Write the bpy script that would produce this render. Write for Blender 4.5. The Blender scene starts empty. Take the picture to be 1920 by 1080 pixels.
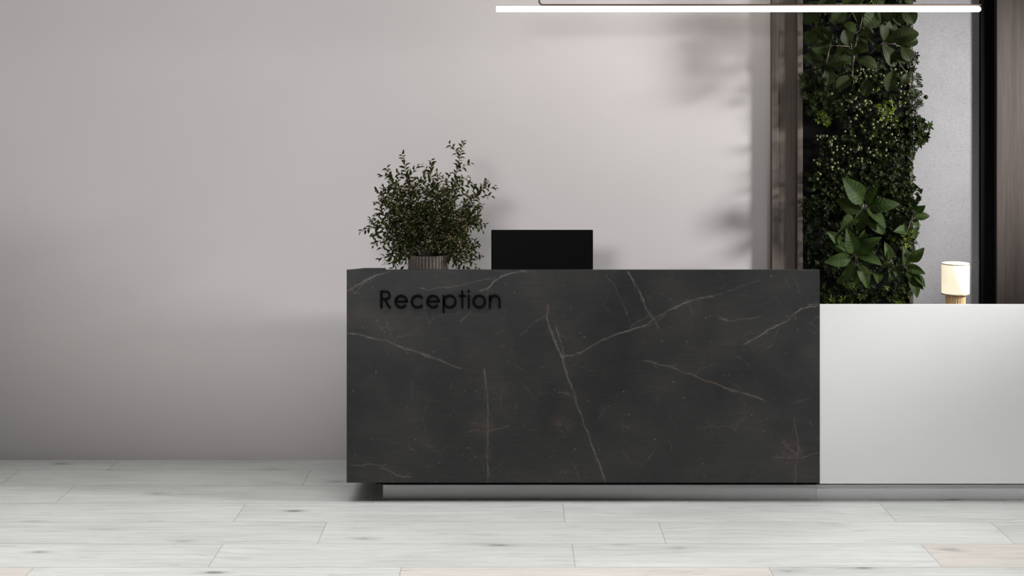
import bpy, bmesh, math, random
from mathutils import Vector, Matrix, Euler
SC = bpy.context.scene
COL = SC.collection
PI = math.pi

# ------------------------------------------------------------------ camera, light
F = 2500.0            # focal length in pixels of a 1920 px wide frame
H = 1.904             # eye height
HY = 185.0            # row of the horizon
YD = 6.264            # desk front
YW = 7.031            # back wall
def X(px, Y): return (px - 960.0) * Y / F
def Z(py, Y): return H - (py - HY) * Y / F
def P(px, py, Y): return Vector((X(px, Y), Y, Z(py, Y)))

cam = bpy.data.cameras.new('camera')
co = bpy.data.objects.new('camera', cam); COL.objects.link(co)
co.location = (0, 0, H); co.rotation_euler = (PI/2, 0, 0)
cam.sensor_fit = 'HORIZONTAL'; cam.sensor_width = 36.0
cam.lens = F / 1920.0 * 36.0
cam.shift_y = -(540.0 - HY) / 1920.0
cam.clip_start = 0.05; cam.clip_end = 60
SC.camera = co

w = bpy.data.worlds.new('world'); SC.world = w; w.use_nodes = True
w.node_tree.nodes['Background'].inputs[0].default_value = (0.8, 0.82, 0.85, 1)
w.node_tree.nodes['Background'].inputs[1].default_value = 0.3
SC.view_settings.view_transform = 'Standard'
SC.view_settings.look = 'None'
SC.view_settings.gamma = 1.0
SC.view_settings.exposure = 0.0
SC.view_settings.use_curve_mapping = False

def aim(o, target):
    d = Vector(target) - o.location
    o.rotation_euler = d.to_track_quat('-Z', 'Y').to_euler()
def spot(name, loc, target, energy, angle, blend, radius, color=(1, 1, 1)):
    l = bpy.data.lights.new(name, 'SPOT'); l.energy = energy; l.spot_size = math.radians(angle)
    l.spot_blend = blend; l.shadow_soft_size = radius; l.color = color
    o = bpy.data.objects.new(name, l); COL.objects.link(o); o.location = loc; aim(o, target); return o
def area(name, loc, target, energy, sx, sy, spread, color=(1, 1, 1)):
    l = bpy.data.lights.new(name, 'AREA'); l.shape = 'RECTANGLE'; l.size = sx; l.size_y = sy
    l.energy = energy; l.spread = math.radians(spread); l.color = color
    o = bpy.data.objects.new(name, l); COL.objects.link(o); o.location = loc; aim(o, target); return o

spot('wall_wash_spot', (-1.2, 2.2, 2.9), (-1.15, 7.03, 3.2), 745, 65.5, 0.23, 0.7, (1, 0.985, 0.982))
spot('grazing_spot', (5.0, 5.45, 2.35), (0.75, 7.03, 1.45), 1320, 44, 0.8, 0.28, (1, 0.99, 0.99))
spot('counter_spot', (3.2, 2.0, 2.8), (2.2, 6.27, 0.6), 215, 38, 1.0, 0.2, (1, 1, 1))
area('floor_light', (-0.4, 5.2, 2.98), (-0.4, 5.2, 0), 59, 7.0, 1.2, 78, (1, 1, 0.995))

# ------------------------------------------------------------------ helpers
def tag(o, label=None, cat=None, group=None, kind=None):
    if label: o['label'] = label
    if cat: o['category'] = cat
    if group: o['group'] = group
    if kind: o['kind'] = kind
    return o
def empty(name, loc, label, cat, group=None):
    o = bpy.data.objects.new(name, None); COL.objects.link(o)
    o.location = loc; o.empty_display_size = 0.05
    return tag(o, label, cat, group)

class MB:
    """collects vertices and faces (world coordinates) of ONE mesh object"""
    def __init__(s): s.v = []; s.f = []; s.sm = []
    def add(s, vs, fs, smooth=False):
        k = len(s.v); s.v += [tuple(v) for v in vs]
        s.f += [tuple(i + k for i in f) for f in fs]; s.sm += [smooth] * len(fs)
    def box(s, x0, x1, y0, y1, z0, z1, bev=0.0):
        if bev <= 0:
            vs = [(x, y, z) for x in (x0, x1) for y in (y0, y1) for z in (z0, z1)]
            s.add(vs, [(0,1,3,2),(4,6,7,5),(0,4,5,1),(2,3,7,6),(0,2,6,4),(1,5,7,3)]); return
        bm = bmesh.new(); bmesh.ops.create_cube(bm, size=1)
        for v in bm.verts:
            v.co = Vector(((x0+x1)/2 + v.co.x*(x1-x0), (y0+y1)/2 + v.co.y*(y1-y0), (z0+z1)/2 + v.co.z*(z1-z0)))
        bmesh.ops.bevel(bm, geom=bm.edges[:], offset=bev, segments=2, affect='EDGES', profile=0.6)
        bm.verts.index_update()
        s.add([v.co[:] for v in bm.verts], [tuple(v.index for v in f.verts) for f in bm.faces]); bm.free()
    def prism(s, poly, y0, y1):
        """poly: (x, z) list, counter clockwise seen from the front"""
        n = len(poly)
        vs = [(x, y0, z) for x, z in poly] + [(x, y1, z) for x, z in poly]
        fs = [tuple(range(n)), tuple(range(2*n-1, n-1, -1))] + [(i, i+n, (i+1) % n + n, (i+1) % n) for i in range(n)]
        s.add(vs, fs)
    def arc(s, cx, cz, r0, r1, a0, a1, y0, y1, n=40):
        full = abs(a1 - a0) > 2*PI - 1e-4
        m = n if full else n + 1
        vs = []
        for i in range(m):
            a = a0 + (a1-a0)*i/n; c, q = math.cos(a), math.sin(a)
            vs += [(cx+r0*c, y0, cz+r0*q), (cx+r1*c, y0, cz+r1*q), (cx+r1*c, y1, cz+r1*q), (cx+r0*c, y1, cz+r0*q)]
        fs = []
        for i in range(n):
            j = (i+1) % m
            for k in range(4): fs.append((4*i+k, 4*i+(k+1) % 4, 4*j+(k+1) % 4, 4*j+k))
        if not full: fs += [(0,3,2,1), (4*n, 4*n+1, 4*n+2, 4*n+3)]
        s.add(vs, fs)
    def lathe(s, cx, cy, prof, n=48, smooth=True, ribs=0, amp=0.0):
        vs = []
        for r, z, *fl in prof:
            for i in range(n):
                a = 2*PI*i/n; rr = r
                if ribs and not (fl and fl[0] == 0): rr = r - amp * (0.5 - 0.5*math.cos(a*ribs))**2
                vs.append((cx + rr*math.cos(a), cy + rr*math.sin(a), z))
        m = len(prof)
        fs = [(i + n*k, (i+1) % n + n*k, (i+1) % n + n*(k+1), i + n*(k+1)) for k in range(m-1) for i in range(n)]
        fs.append(tuple(range(n-1, -1, -1))); fs.append(tuple(n*(m-1)+i for i in range(n)))
        s.add(vs, fs, smooth)
    def tube(s, pts, r, n=8, r1=None):
        pts = [Vector(p) for p in pts]; vs = []; m = len(pts)
        ref = None
        for i, p in enumerate(pts):
            t = (pts[min(i+1, m-1)] - pts[max(i-1, 0)]).normalized()
            if ref is None: ref = Vector((0, 1, 0)) if abs(t.y) < 0.9 else Vector((1, 0, 0))
            a = t.cross(ref)
            if a.length < 1e-5: a = t.orthogonal()
            a.normalize(); b = t.cross(a); ref = b.cross(t) * 1.0
            ref = b if ref.length < 1e-6 else ref
            ref = Vector((0, 1, 0)) if abs(t.y) < 0.9 else Vector((1, 0, 0))
            rr = r if r1 is None else r + (r1-r)*i/(m-1)
            for k in range(n):
                q = 2*PI*k/n; vs.append(p + a*(rr*math.cos(q)) + b*(rr*math.sin(q)))
        fs = [(i*n+k, i*n+(k+1) % n, (i+1)*n+(k+1) % n, (i+1)*n+k) for i in range(m-1) for k in range(n)]
        fs += [tuple(range(n-1, -1, -1)), tuple((m-1)*n+k for k in range(n))]
        s.add(vs, fs, True)
    def ball(s, c, r, seg=8, rings=5, sq=1.0):
        vs = [(c[0], c[1], c[2]+r*sq)]
        for j in range(1, rings):
            t = PI*j/rings
            for i in range(seg):
                a = 2*PI*i/seg; vs.append((c[0]+r*math.sin(t)*math.cos(a), c[1]+r*math.sin(t)*math.sin(a), c[2]+r*sq*math.cos(t)))
        vs.append((c[0], c[1], c[2]-r*sq)); L = len(vs)-1; fs = []
        for i in range(seg):
            fs.append((0, 1+i, 1+(i+1) % seg)); fs.append((L, L-seg+(i+1) % seg, L-seg+i))
            for j in range(rings-2):
                a = 1+j*seg; fs.append((a+i, a+seg+i, a+seg+(i+1) % seg, a+(i+1) % seg))
        s.add(vs, fs, True)
    def leaf(s, base, tip, wd, nrm, arch=0.1, fold=0.3, ns=4, nc=2, prof='lance', corr=0.0, ribs=9, curl=0.0):
        base = Vector(base); tip = Vector(tip); d = tip - base; L = d.length
        if L < 1e-6: return
        sd = d.cross(Vector(nrm))
        if sd.length < 1e-6: sd = d.orthogonal()
        sd.normalize(); n = sd.cross(d).normalized()
        vs = []; fs = []; k = 2*nc + 1
        for i in range(ns+1):
            t = i/ns
            if prof == 'lance': p = math.sin(PI*min(1, t**0.85))**0.9 if 0 < t < 1 else 0.02
            elif prof == 'ovate': p = (math.sin(PI*t**0.8)**0.75)*(1-0.25*t) if 0 < t < 1 else 0.02
            else: p = math.sin(PI*t**1.35)**0.65 if 0 < t < 1 else 0.03      # obovate
            for j in range(-nc, nc+1):
                u = j/nc
                h = arch*L*4*t*(1-t) - curl*L*t*t + fold*abs(u)*wd*p*0.5
                if corr: h += corr*math.sin((t + 0.16*(1-abs(u)) )*ribs*2*PI)*p*min(1, abs(u)*3)
                vs.append(base + d*t + sd*(u*wd*0.5*p) + n*h)
        for i in range(ns):
            for j in range(k-1):
                a = i*k+j; fs.append((a, a+1, a+k+1, a+k))
        s.add(vs, fs, True)
        return [vs[i*k+nc] - n*0 for i in range(ns+1)], n
    def build(s, name, mat, parent=None, recalc=False):
        me = bpy.data.meshes.new(name)
        off = Vector(parent.matrix_basis.translation) if parent is not None else Vector((0, 0, 0))
        if parent is not None and parent.parent is not None: off = off + parent.parent.matrix_basis.translation
        me.from_pydata([(v[0]-off.x, v[1]-off.y, v[2]-off.z) for v in s.v], [], s.f)
        me.polygons.foreach_set('use_smooth', s.sm)
        if recalc:
            bm = bmesh.new(); bm.from_mesh(me); bmesh.ops.recalc_face_normals(bm, faces=bm.faces[:]); bm.to_mesh(me); bm.free()
        me.materials.append(mat); me.update()
        o = bpy.data.objects.new(name, me); COL.objects.link(o)
        if parent is not None: o.parent = parent
        return o

# ------------------------------------------------------------------ materials
class NT:
    def __init__(s, name):
        s.m = bpy.data.materials.new(name); s.m.use_nodes = True; s.t = s.m.node_tree
        s.b = s.t.nodes['Principled BSDF']
    def n(s, typ, **kw):
        nd = s.t.nodes.new(typ)
        for k, v in kw.items():
            if k == 'i':
                for q, val in v.items():
                    if isinstance(val, bpy.types.NodeSocket): s.t.links.new(val, nd.inputs[q])
                    else: nd.inputs[q].default_value = val
            else: setattr(nd, k, v)
        return nd
    def link(s, a, b): s.t.links.new(a, b)
    def math(s, op, a, b=None, clamp=False):
        i = {0: a}
        if b is not None: i[1] = b
        return s.n('ShaderNodeMath', operation=op, use_clamp=clamp, i=i).outputs[0]
    def obj(s): return s.n('ShaderNodeTexCoord').outputs['Object']
    def map(s, v, scale=(1,1,1), loc=(0,0,0)):
        return s.n('ShaderNodeMapping', i={0: v, 'Scale': scale, 'Location': loc}).outputs[0]
    def noise(s, v, sc, det=4, rough=0.5, dist=0.0):
        return s.n('ShaderNodeTexNoise', i={'Vector': v, 'Scale': sc, 'Detail': det, 'Roughness': rough, 'Distortion': dist})
    def ramp(s, f, stops):
        r = s.n('ShaderNodeValToRGB', i={0: f}); e = r.color_ramp.elements
        while len(e) < len(stops): e.new(0.5)
        for q, (p, c) in zip(e, stops): q.position = p; q.color = tuple(c) + (1,) if len(c) == 3 else c
        return r.outputs[0]
    def mix(s, f, a, b, mode='MIX'):
        nd = s.n('ShaderNodeMix', data_type='RGBA', blend_type=mode)
        for k, v in ((0, f), (6, a), (7, b)):
            if isinstance(v, bpy.types.NodeSocket): s.t.links.new(v, nd.inputs[k])
            else: nd.inputs[k].default_value = v if k == 0 else (tuple(v) + (1,))[:4]
        return nd.outputs[2]
    def set(s, col=None, rough=0.5, spec=0.5, metal=0.0, bump=None, bs=0.1, bd=0.01):
        if col is not None:
            if isinstance(col, bpy.types.NodeSocket): s.link(col, s.b.inputs['Base Color'])
            else: s.b.inputs['Base Color'].default_value = tuple(col) + (1,)
        if isinstance(rough, bpy.types.NodeSocket): s.link(rough, s.b.inputs['Roughness'])
        else: s.b.inputs['Roughness'].default_value = rough
        s.b.inputs['Specular IOR Level'].default_value = spec
        s.b.inputs['Metallic'].default_value = metal
        if bump is not None:
            b = s.n('ShaderNodeBump', i={'Strength': bs, 'Distance': bd, 'Height': bump}); s.link(b.outputs[0], s.b.inputs['Normal'])
        return s.m

def plain(name, col, rough=0.5, spec=0.5, metal=0.0, var=0.06, sc=30):
    t = NT(name); nz = t.noise(t.obj(), sc, 3)
    c = t.ramp(nz.outputs[0], [(0.3, [v*(1-var) for v in col]), (0.7, [v*(1+var) for v in col])])
    return t.set(c, rough, spec, metal)

def mat_plaster():
    t = NT('wall_plaster'); o = t.obj()
    a = t.noise(o, 1.2, 3); b = t.noise(o, 220, 3)
    c = t.ramp(a.outputs[0], [(0.3, (0.548, 0.522, 0.52)), (0.7, (0.568, 0.542, 0.54))])
    return t.set(c, 0.9, 0.2, bump=b.outputs[0], bs=0.06, bd=0.002)
def mat_concrete():
    t = NT('raw_concrete'); o = t.obj()
    a = t.noise(o, 2.5, 6, 0.65); b = t.noise(o, 90, 5, 0.7)
    c = t.ramp(a.outputs[0], [(0.25, (0.255, 0.25, 0.258)), (0.75, (0.325, 0.318, 0.326))])
    sp = t.ramp(b.outputs[0], [(0.36, (0.84, 0.84, 0.84)), (0.5, (1, 1, 1))])
    c = t.mix(1.0, c, sp, 'MULTIPLY')
    v = t.n('ShaderNodeTexVoronoi', i={'Vector': t.map(o, (1, 1, 0.8)), 'Scale': 14.0, 'Randomness': 1.0})
    wob = t.math('ADD', v.outputs['Distance'], t.math('MULTIPLY', t.noise(o, 60, 3).outputs[0], 0.09))
    pit = t.ramp(wob, [(0.075, (0.3, 0.3, 0.3)), (0.098, (1, 1, 1))])
    keep = t.ramp(t.noise(o, 7, 2).outputs[0], [(0.46, (0, 0, 0)), (0.5, (1, 1, 1))])
    pit = t.mix(keep, (1, 1, 1), pit)
    c = t.mix(1.0, c, pit, 'MULTIPLY')
    return t.set(c, 0.85, 0.25, bump=b.outputs[0], bs=0.25, bd=0.003)
def mat_wood(name, c0, c1, sc=1.0):
    t = NT(name); o = t.obj()
    a = t.noise(t.map(o, (26*sc, 26*sc, 0.9)), 1.0, 5, 0.6, 0.4); b = t.noise(t.map(o, (160, 160, 5)), 1.0, 3)
    c = t.ramp(a.outputs[0], [(0.3, c0), (0.52, [(p+q)/2 for p, q in zip(c0, c1)]), (0.72, c1)])
    g = t.ramp(b.outputs[0], [(0.3, (0.82, 0.82, 0.82)), (0.6, (1.05, 1.05, 1.05))])
    return t.set(t.mix(1.0, c, g, 'MULTIPLY'), 0.55, 0.35, bump=b.outputs[0], bs=0.08, bd=0.001)

def mat_floor():
    t = NT('white_washed_oak'); uv = t.n('ShaderNodeUVMap', uv_map='plank').outputs[0]
    ed = t.n('ShaderNodeUVMap', uv_map='edge').outputs[0]
    pid = t.n('ShaderNodeAttribute', attribute_name='pid')
    rnd = pid.outputs['Fac']; tint = t.n('ShaderNodeAttribute', attribute_name='tint').outputs['Fac']
    sh = t.n('ShaderNodeCombineXYZ', i={0: t.math('MULTIPLY', rnd, 37.0), 1: t.math('MULTIPLY', rnd, 91.0), 2: t.math('MULTIPLY', rnd, 17.0)}).outputs[0]
    p = t.n('ShaderNodeVectorMath', operation='ADD', i={0: uv, 1: sh}).outputs[0]
    warp = t.noise(t.map(p, (2.2, 5.0, 1)), 1.0, 3).outputs[0]
    wv = t.n('ShaderNodeCombineXYZ', i={1: t.math('MULTIPLY', t.math('SUBTRACT', warp, 0.5), 0.10)}).outputs[0]
    q = t.n('ShaderNodeVectorMath', operation='ADD', i={0: p, 1: wv}).outputs[0]
    g = t.noise(t.map(q, (2.0, 48.0, 1)), 1.0, 5, 0.65).outputs[0]
    f = t.noise(t.map(q, (9.0, 260.0, 1)), 1.0, 3, 0.6).outputs[0]
    soft = t.noise(t.map(p, (1.6, 5.0, 1)), 1.0, 3).outputs[0]
    c = t.ramp(g, [(0.22, (0.50, 0.505, 0.49)), (0.42, (0.64, 0.65, 0.63)), (0.6, (0.70, 0.71, 0.69)), (0.8, (0.78, 0.785, 0.765))])
    c = t.mix(1.0, c, t.ramp(f, [(0.3, (0.9, 0.9, 0.895)), (0.6, (1.02, 1.02, 1.02))]), 'MULTIPLY')
    c = t.mix(1.0, c, t.ramp(soft, [(0.3, (0.9, 0.905, 0.9)), (0.7, (1.04, 1.04, 1.04))]), 'MULTIPLY')
    # knots and short cracks
    kv = t.n('ShaderNodeTexVoronoi', i={'Vector': t.map(q, (2.1, 6.5, 1)), 'Scale': 1.0})
    kd = t.math('ADD', kv.outputs['Distance'], t.math('MULTIPLY', t.noise(t.map(q, (20, 70, 1)), 1.0, 3).outputs[0], 0.10))
    kn = t.ramp(kd, [(0.10, (0.34, 0.35, 0.34)), (0.125, (0.60, 0.61, 0.60)), (0.17, (0.86, 0.86, 0.86)), (0.27, (1, 1, 1))])
    sel = t.ramp(kv.outputs['Color'], [(0.34, (0, 0, 0)), (0.38, (1, 1, 1))])
    c = t.mix(1.0, c, t.mix(sel, (1, 1, 1), kn), 'MULTIPLY')
    cr = t.noise(t.map(q, (5.0, 120.0, 1)), 1.0, 2, 0.5).outputs[0]
    c = t.mix(1.0, c, t.ramp(cr, [(0.27, (0.62, 0.63, 0.62)), (0.33, (1, 1, 1))]), 'MULTIPLY')
    c = t.mix(tint, c, t.mix(1.0, c, (1.05, 0.97, 0.94), 'MULTIPLY'))
    br = t.math('ADD', t.math('MULTIPLY', rnd, 0.06), 0.90)
    c = t.mix(1.0, c, t.n('ShaderNodeCombineXYZ', i={0: br, 1: br, 2: br}).outputs[0], 'MULTIPLY')
    e = t.n('ShaderNodeSeparateXYZ', i={0: ed})
    m = t.math('MINIMUM', e.outputs[0], e.outputs[1])
    line = t.math('LESS_THAN', m, 0.0022)
    c = t.mix(line, c, t.mix(1.0, c, (0.66, 0.66, 0.65), 'MULTIPLY'))
    return t.set(c, 0.62, 0.35, bump=f, bs=0.05, bd=0.001)

VEINS = []
def veins(ox, oy, s, w_, pts):
    q = [((ox + a/4.154), (oy + b/4.154)) for a, b in pts]
    for a, b in zip(q, q[1:]): VEINS.append((a, b, s, w_))
A_ = (640, 500); B_ = (1090, 500); C_ = (640, 740); D_ = (1090, 740)
veins(*A_, .55, 2.2, [(45,520),(150,530),(260,560),(400,600),(560,655),(700,710),(820,750),(930,795)])
veins(*A_, .5, 2.2, [(45,190),(120,145),(200,100),(280,62),(370,40)])
veins(*A_, .3, 1.6, [(45,115),(110,210),(180,130),(230,85)])
veins(*A_, .65, 2.0, [(1080,190),(1150,165),(1200,105),(1250,75),(1330,50),(1440,33)])
veins(*A_, .35, 1.8, [(610,165),(680,182),(780,165),(900,150),(1060,110),(1200,88)])
veins(*A_, .4, 1.8, [(925,430),(960,395),(1010,350)])
veins(*A_, .22, 1.6, [(400,600),(440,550),(560,515)])
veins(*A_, .55, 3.2, [(1610,300),(1600,400),(1640,520),(1680,620),(1715,700),(1740,790),(1790,920),(1830,1040)])
veins(*A_, .45, 2.4, [(1670,440),(1700,560),(1725,640),(1735,760)])
veins(*A_, .25, 2.0, [(1600,385),(1500,430),(1440,500),(1390,545)])
veins(*A_, .25, 2.2, [(1690,980),(1760,990),(1815,1010)])
veins(*C_, .6, 2.4, [(1825,40),(1870,160),(1890,240),(1935,350),(1980,470),(2020,560),(2060,680)])
veins(*A_, .6, 1.9, [(1720,700),(1800,690),(1880,660),(1970,612),(2070,562),(2180,516),(2270,490),(2390,450),(2450,400),(2530,350),(2630,305),(2710,270),(2800,240),(2900,225)])
veins(*B_, .28, 1.8, [(1030,225),(1180,185),(1280,140),(1390,110)])
veins(*B_, .35, 1.8, [(380,470),(440,425),(530,385)])
veins(*B_, .45, 2.0, [(480,470),(580,440),(660,370)])
veins(*B_, .6, 1.9, [(360,35),(400,100),(440,165),(490,290),(550,390),(600,480)])
veins(*B_, .25, 1.8, [(190,60),(270,165),(310,250),(345,340),(375,440)])
veins(*B_, .4, 1.9, [(1070,405),(1160,425),(1250,405),(1400,385)])
veins(*B_, .6, 2.2, [(1270,605),(1380,545),(1450,495),(1530,455),(1600,425),(1660,365),(1720,325),(1850,295)])
veins(*B_, .35, 1.8, [(1400,670),(1440,640),(1490,600)])
veins(*B_, .55, 2.0, [(480,735),(610,765),(740,795),(880,845),(1000,895),(1120,945),(1250,985),(1340,1010),(1420,1040)])
veins(*B_, .25, 1.7, [(870,850),(930,785),(1050,755)])
veins(*C_, .5, 2.0, [(1110,-200),(1128,-60),(1140,80),(1145,280),(1140,400),(1132,520),(1136,690)])
veins(*C_, .35, 2.0, [(980,295),(1060,280),(1150,285),(1220,265),(1310,240)])
veins(*C_, .35, 2.0, [(60,540),(150,555),(260,545),(360,545)])
veins(*C_, .5, 2.0, [(310,570),(370,590),(430,628),(560,632)])
veins(*C_, .25, 1.7, [(520,400),(590,460)])
veins(*C_, .25, 1.7, [(1780,515),(1830,590),(1862,680)])
veins(*D_, .42, 2.0, [(1660,180),(1675,300),(1680,480),(1668,690)])
veins(*D_, .38, 2.0, [(1510,490),(1620,490),(1700,490),(1780,470),(1860,450)])
veins(*D_, .35, 2.4, [(1570,370),(1630,430),(1690,480)])

def mat_marble():
    t = NT('dark_veined_marble'); o = t.obj()
    sp = t.n('ShaderNodeSeparateXYZ', i={0: o})
    p0 = t.n('ShaderNodeCombineXYZ', i={0: sp.outputs[0], 1: sp.outputs[2]}).outputs[0]
    p3 = t.n('ShaderNodeCombineXYZ', i={0: sp.outputs[0], 1: sp.outputs[2], 2: sp.outputs[1]}).outputs[0]
    def warpby(p, sc, amt, det):
        nz = t.noise(p, sc, det, 0.6).outputs['Color']
        d = t.n('ShaderNodeVectorMath', operation='SUBTRACT', i={0: nz, 1: (.5, .5, .5)}).outputs[0]
        d = t.n('ShaderNodeVectorMath', operation='MULTIPLY', i={0: d, 1: (amt, amt, 0)}).outputs[0]
        return t.n('ShaderNodeVectorMath', operation='ADD', i={0: p, 1: d}).outputs[0]
    p = warpby(p0, 14, 0.022, 5)
    prev = t.n('ShaderNodeAttribute', attribute_name='vein').outputs['Fac']
    breakup = t.ramp(t.noise(p0, 22, 4).outputs[0], [(0.32, (0.25,)*3), (0.55, (1,)*3)])
    vein = t.math('MULTIPLY', prev, t.n('ShaderNodeRGBToBW', i={0: breakup}).outputs[0])
    # stone body
    a = t.noise(p3, 3.0, 6, 0.6).outputs[0]
    st = t.noise(t.map(p3, (7, 90, 7)), 1.0, 4, 0.6).outputs[0]
    c = t.ramp(a, [(0.32, (0.019, 0.0195, 0.0202)), (0.52, (0.029, 0.029, 0.0288)), (0.72, (0.043, 0.040, 0.038))])
    c = t.mix(1.0, c, t.ramp(st, [(0.3, (0.9,)*3), (0.7, (1.12,)*3)]), 'MULTIPLY')
    # hairline web of faint random veins
    v2 = t.n('ShaderNodeTexVoronoi', feature='DISTANCE_TO_EDGE', i={'Vector': warpby(p3, 5, 0.10, 6), 'Scale': 5.5})
    hl = t.ramp(v2.outputs[0], [(0.0, (1,)*3), (0.014, (0,)*3)])
    pres = t.ramp(t.noise(p3, 6.5, 3).outputs[0], [(0.5, (0,)*3), (0.66, (1,)*3)])
    hair = t.math('MULTIPLY', t.math('MULTIPLY', hl, pres), 0.14)
    # specks and rusty flecks
    v3 = t.n('ShaderNodeTexVoronoi', i={'Vector': warpby(p3, 60, 0.01, 3), 'Scale': 26.0})
    spk = t.ramp(v3.outputs['Distance'], [(0.05, (1,)*3), (0.11, (0,)*3)])
    sps = t.ramp(v3.outputs['Color'], [(0.62, (0,)*3), (0.72, (1,)*3)])
    speck = t.math('MULTIPLY', t.math('MULTIPLY', spk, sps), 0.5)
    tot = t.math('MAXIMUM', t.math('MAXIMUM', vein, hair), speck, True)
    vc = t.ramp(t.noise(p0, 9, 3).outputs[0], [(0.38, (0.30, 0.285, 0.27)), (0.52, (0.25, 0.20, 0.165)), (0.66, (0.22, 0.13, 0.08))])
    c = t.mix(tot, c, vc)
    # pinkish clouds round the crossings
    cl = t.noise(p3, 30, 5, 0.7).outputs[0]
    ck = t.n('ShaderNodeAttribute', attribute_name='cloud').outputs['Fac']
    c = t.mix(t.math('MULTIPLY', t.math('MULTIPLY', ck, t.math('POWER', cl, 3.5)), 6.0), c, (0.23, 0.15, 0.125))
    return t.set(c, 0.42, 0.3, bump=st, bs=0.03, bd=0.001)

def mat_leaf(name, c0, c1, rough=0.4, sc=40, trans=0.12, veins_=False):
    t = NT(name); o = t.obj(); nz = t.noise(o, sc, 2).outputs[0]
    c = t.ramp(nz, [(0.35, c0), (0.68, c1)])
    m = t.set(c, rough, 0.10)
    tr = t.n('ShaderNodeBsdfTranslucent', i={0: t.mix(1.0, c, (1.6, 2.2, 0.7), 'MULTIPLY')})
    mx = t.n('ShaderNodeMixShader', i={0: trans, 1: t.b.outputs[0], 2: tr.outputs[0]})
    t.link(mx.outputs[0], t.t.nodes['Material Output'].inputs[0])
    return m
def mat_emit(name, col, strength):
    t = NT(name); t.set((0.8, 0.8, 0.8), 0.5)
    t.b.inputs['Emission Color'].default_value = tuple(col) + (1,); t.b.inputs['Emission Strength'].default_value = strength
    return t.m

M = dict(
    plaster=mat_plaster(), concrete=mat_concrete(), floor=mat_floor(), marble=mat_marble(),
    wood=mat_wood('walnut_panel', (0.038, 0.029, 0.025), (0.086, 0.066, 0.055)),
    frame=mat_wood('frame_wood', (0.080, 0.066, 0.057), (0.135, 0.110, 0.095), 2.0),
    shadow=plain('black_recess_shade', (0.004, 0.004, 0.0045), 0.8, 0.06),  # near black puts the shade of the plinth gap and planting panel into colour
    ceiling=plain('ceiling_paint', (0.34, 0.33, 0.33), 0.9, 0.1),
    side=plain('side_wall_paint', (0.32, 0.31, 0.30), 0.9, 0.1),
    white=plain('white_laminate', (0.74, 0.75, 0.745), 0.45, 0.4, var=0.01, sc=3),
    grey=plain('grey_metal_plinth', (0.62, 0.62, 0.625), 0.45, 0.4, var=0.03, sc=4),
    pale=plain('pale_plinth', (0.70, 0.70, 0.71), 0.45, 0.4, var=0.03, sc=4),
    black=plain('black_plastic', (0.0015, 0.0015, 0.002), 0.6, 0.08, var=0.1),
    letter=plain('black_letter_metal', (0.0015, 0.0015, 0.002), 0.6, 0.06),
    worktop=plain('dark_worktop', (0.04, 0.04, 0.04), 0.5, 0.4),
    rod=plain('dark_bronze_rod', (0.035, 0.022, 0.016), 0.4, 0.5, 0.4),
    vase=plain('brown_ribbed_stoneware', (0.07, 0.058, 0.048), 0.55, 0.4, sc=60, var=0.2),
    soil=plain('dark_soil', (0.012, 0.009, 0.007), 0.95, 0.1, sc=200, var=0.4),
    lampbase=mat_wood('honey_fluted_wood', (0.42, 0.27, 0.13), (0.62, 0.43, 0.23), 0.6),
    brass=plain('lamp_rim_brass', (0.20, 0.15, 0.09), 0.35, 0.5, 0.6),
    leafd=mat_leaf('shrub_leaf', (0.004, 0.005, 0.0015), (0.036, 0.046, 0.006), 0.40, 70, 0.28),  # bright end of the noise paints yellow-green light highlights on scattered leaves
    leafbig=mat_leaf('broad_leaf', (0.014, 0.026, 0.005), (0.030, 0.050, 0.009), 0.55, 25, 0.10),
    leaftop=mat_leaf('broad_leaf_olive', (0.009, 0.0145, 0.0035), (0.019, 0.029, 0.006), 0.55, 25, 0.10),
    leafs=mat_leaf('box_leaf', (0.004, 0.0065, 0.0015), (0.020, 0.032, 0.005), 0.5, 30, 0.12),
    leafl=mat_leaf('lime_leaf', (0.055, 0.085, 0.010), (0.17, 0.21, 0.025), 0.42, 50, 0.2),
    stem=plain('twig_bark', (0.045, 0.036, 0.028), 0.7, 0.2),
    rib=plain('leaf_midrib', (0.05, 0.065, 0.025), 0.55, 0.2),
    palestem=plain('pale_twig', (0.16, 0.14, 0.12), 0.6, 0.2),
    berry=plain('olive_berry', (0.098, 0.112, 0.042), 0.35, 0.5, sc=80, var=0.25),
    blossom=plain('dusty_pink_blossom', (0.30, 0.22, 0.17), 0.6, 0.2, sc=90, var=0.35),
    tube=mat_emit('lit_tube', (1.0, 0.86, 0.74), 9.0),
)
def mat_shade():
    t = NT('glowing_shade'); o = t.obj(); t.set((0.85, 0.82, 0.74), 0.6, 0.2)
    sp = t.n('ShaderNodeSeparateXYZ', i={0: o})
    t.b.inputs['Emission Color'].default_value = (1.0, 0.86, 0.58, 1); t.b.inputs['Emission Strength'].default_value = 0.62
    return t.m
M['shade'] = mat_shade()

# ------------------------------------------------------------------ room
XL, XR, YB, ZC = -4.6, 6.2, -1.2, 3.05
def struct(name, mb, m): return tag(mb.build(name, m), kind='structure')

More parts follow.
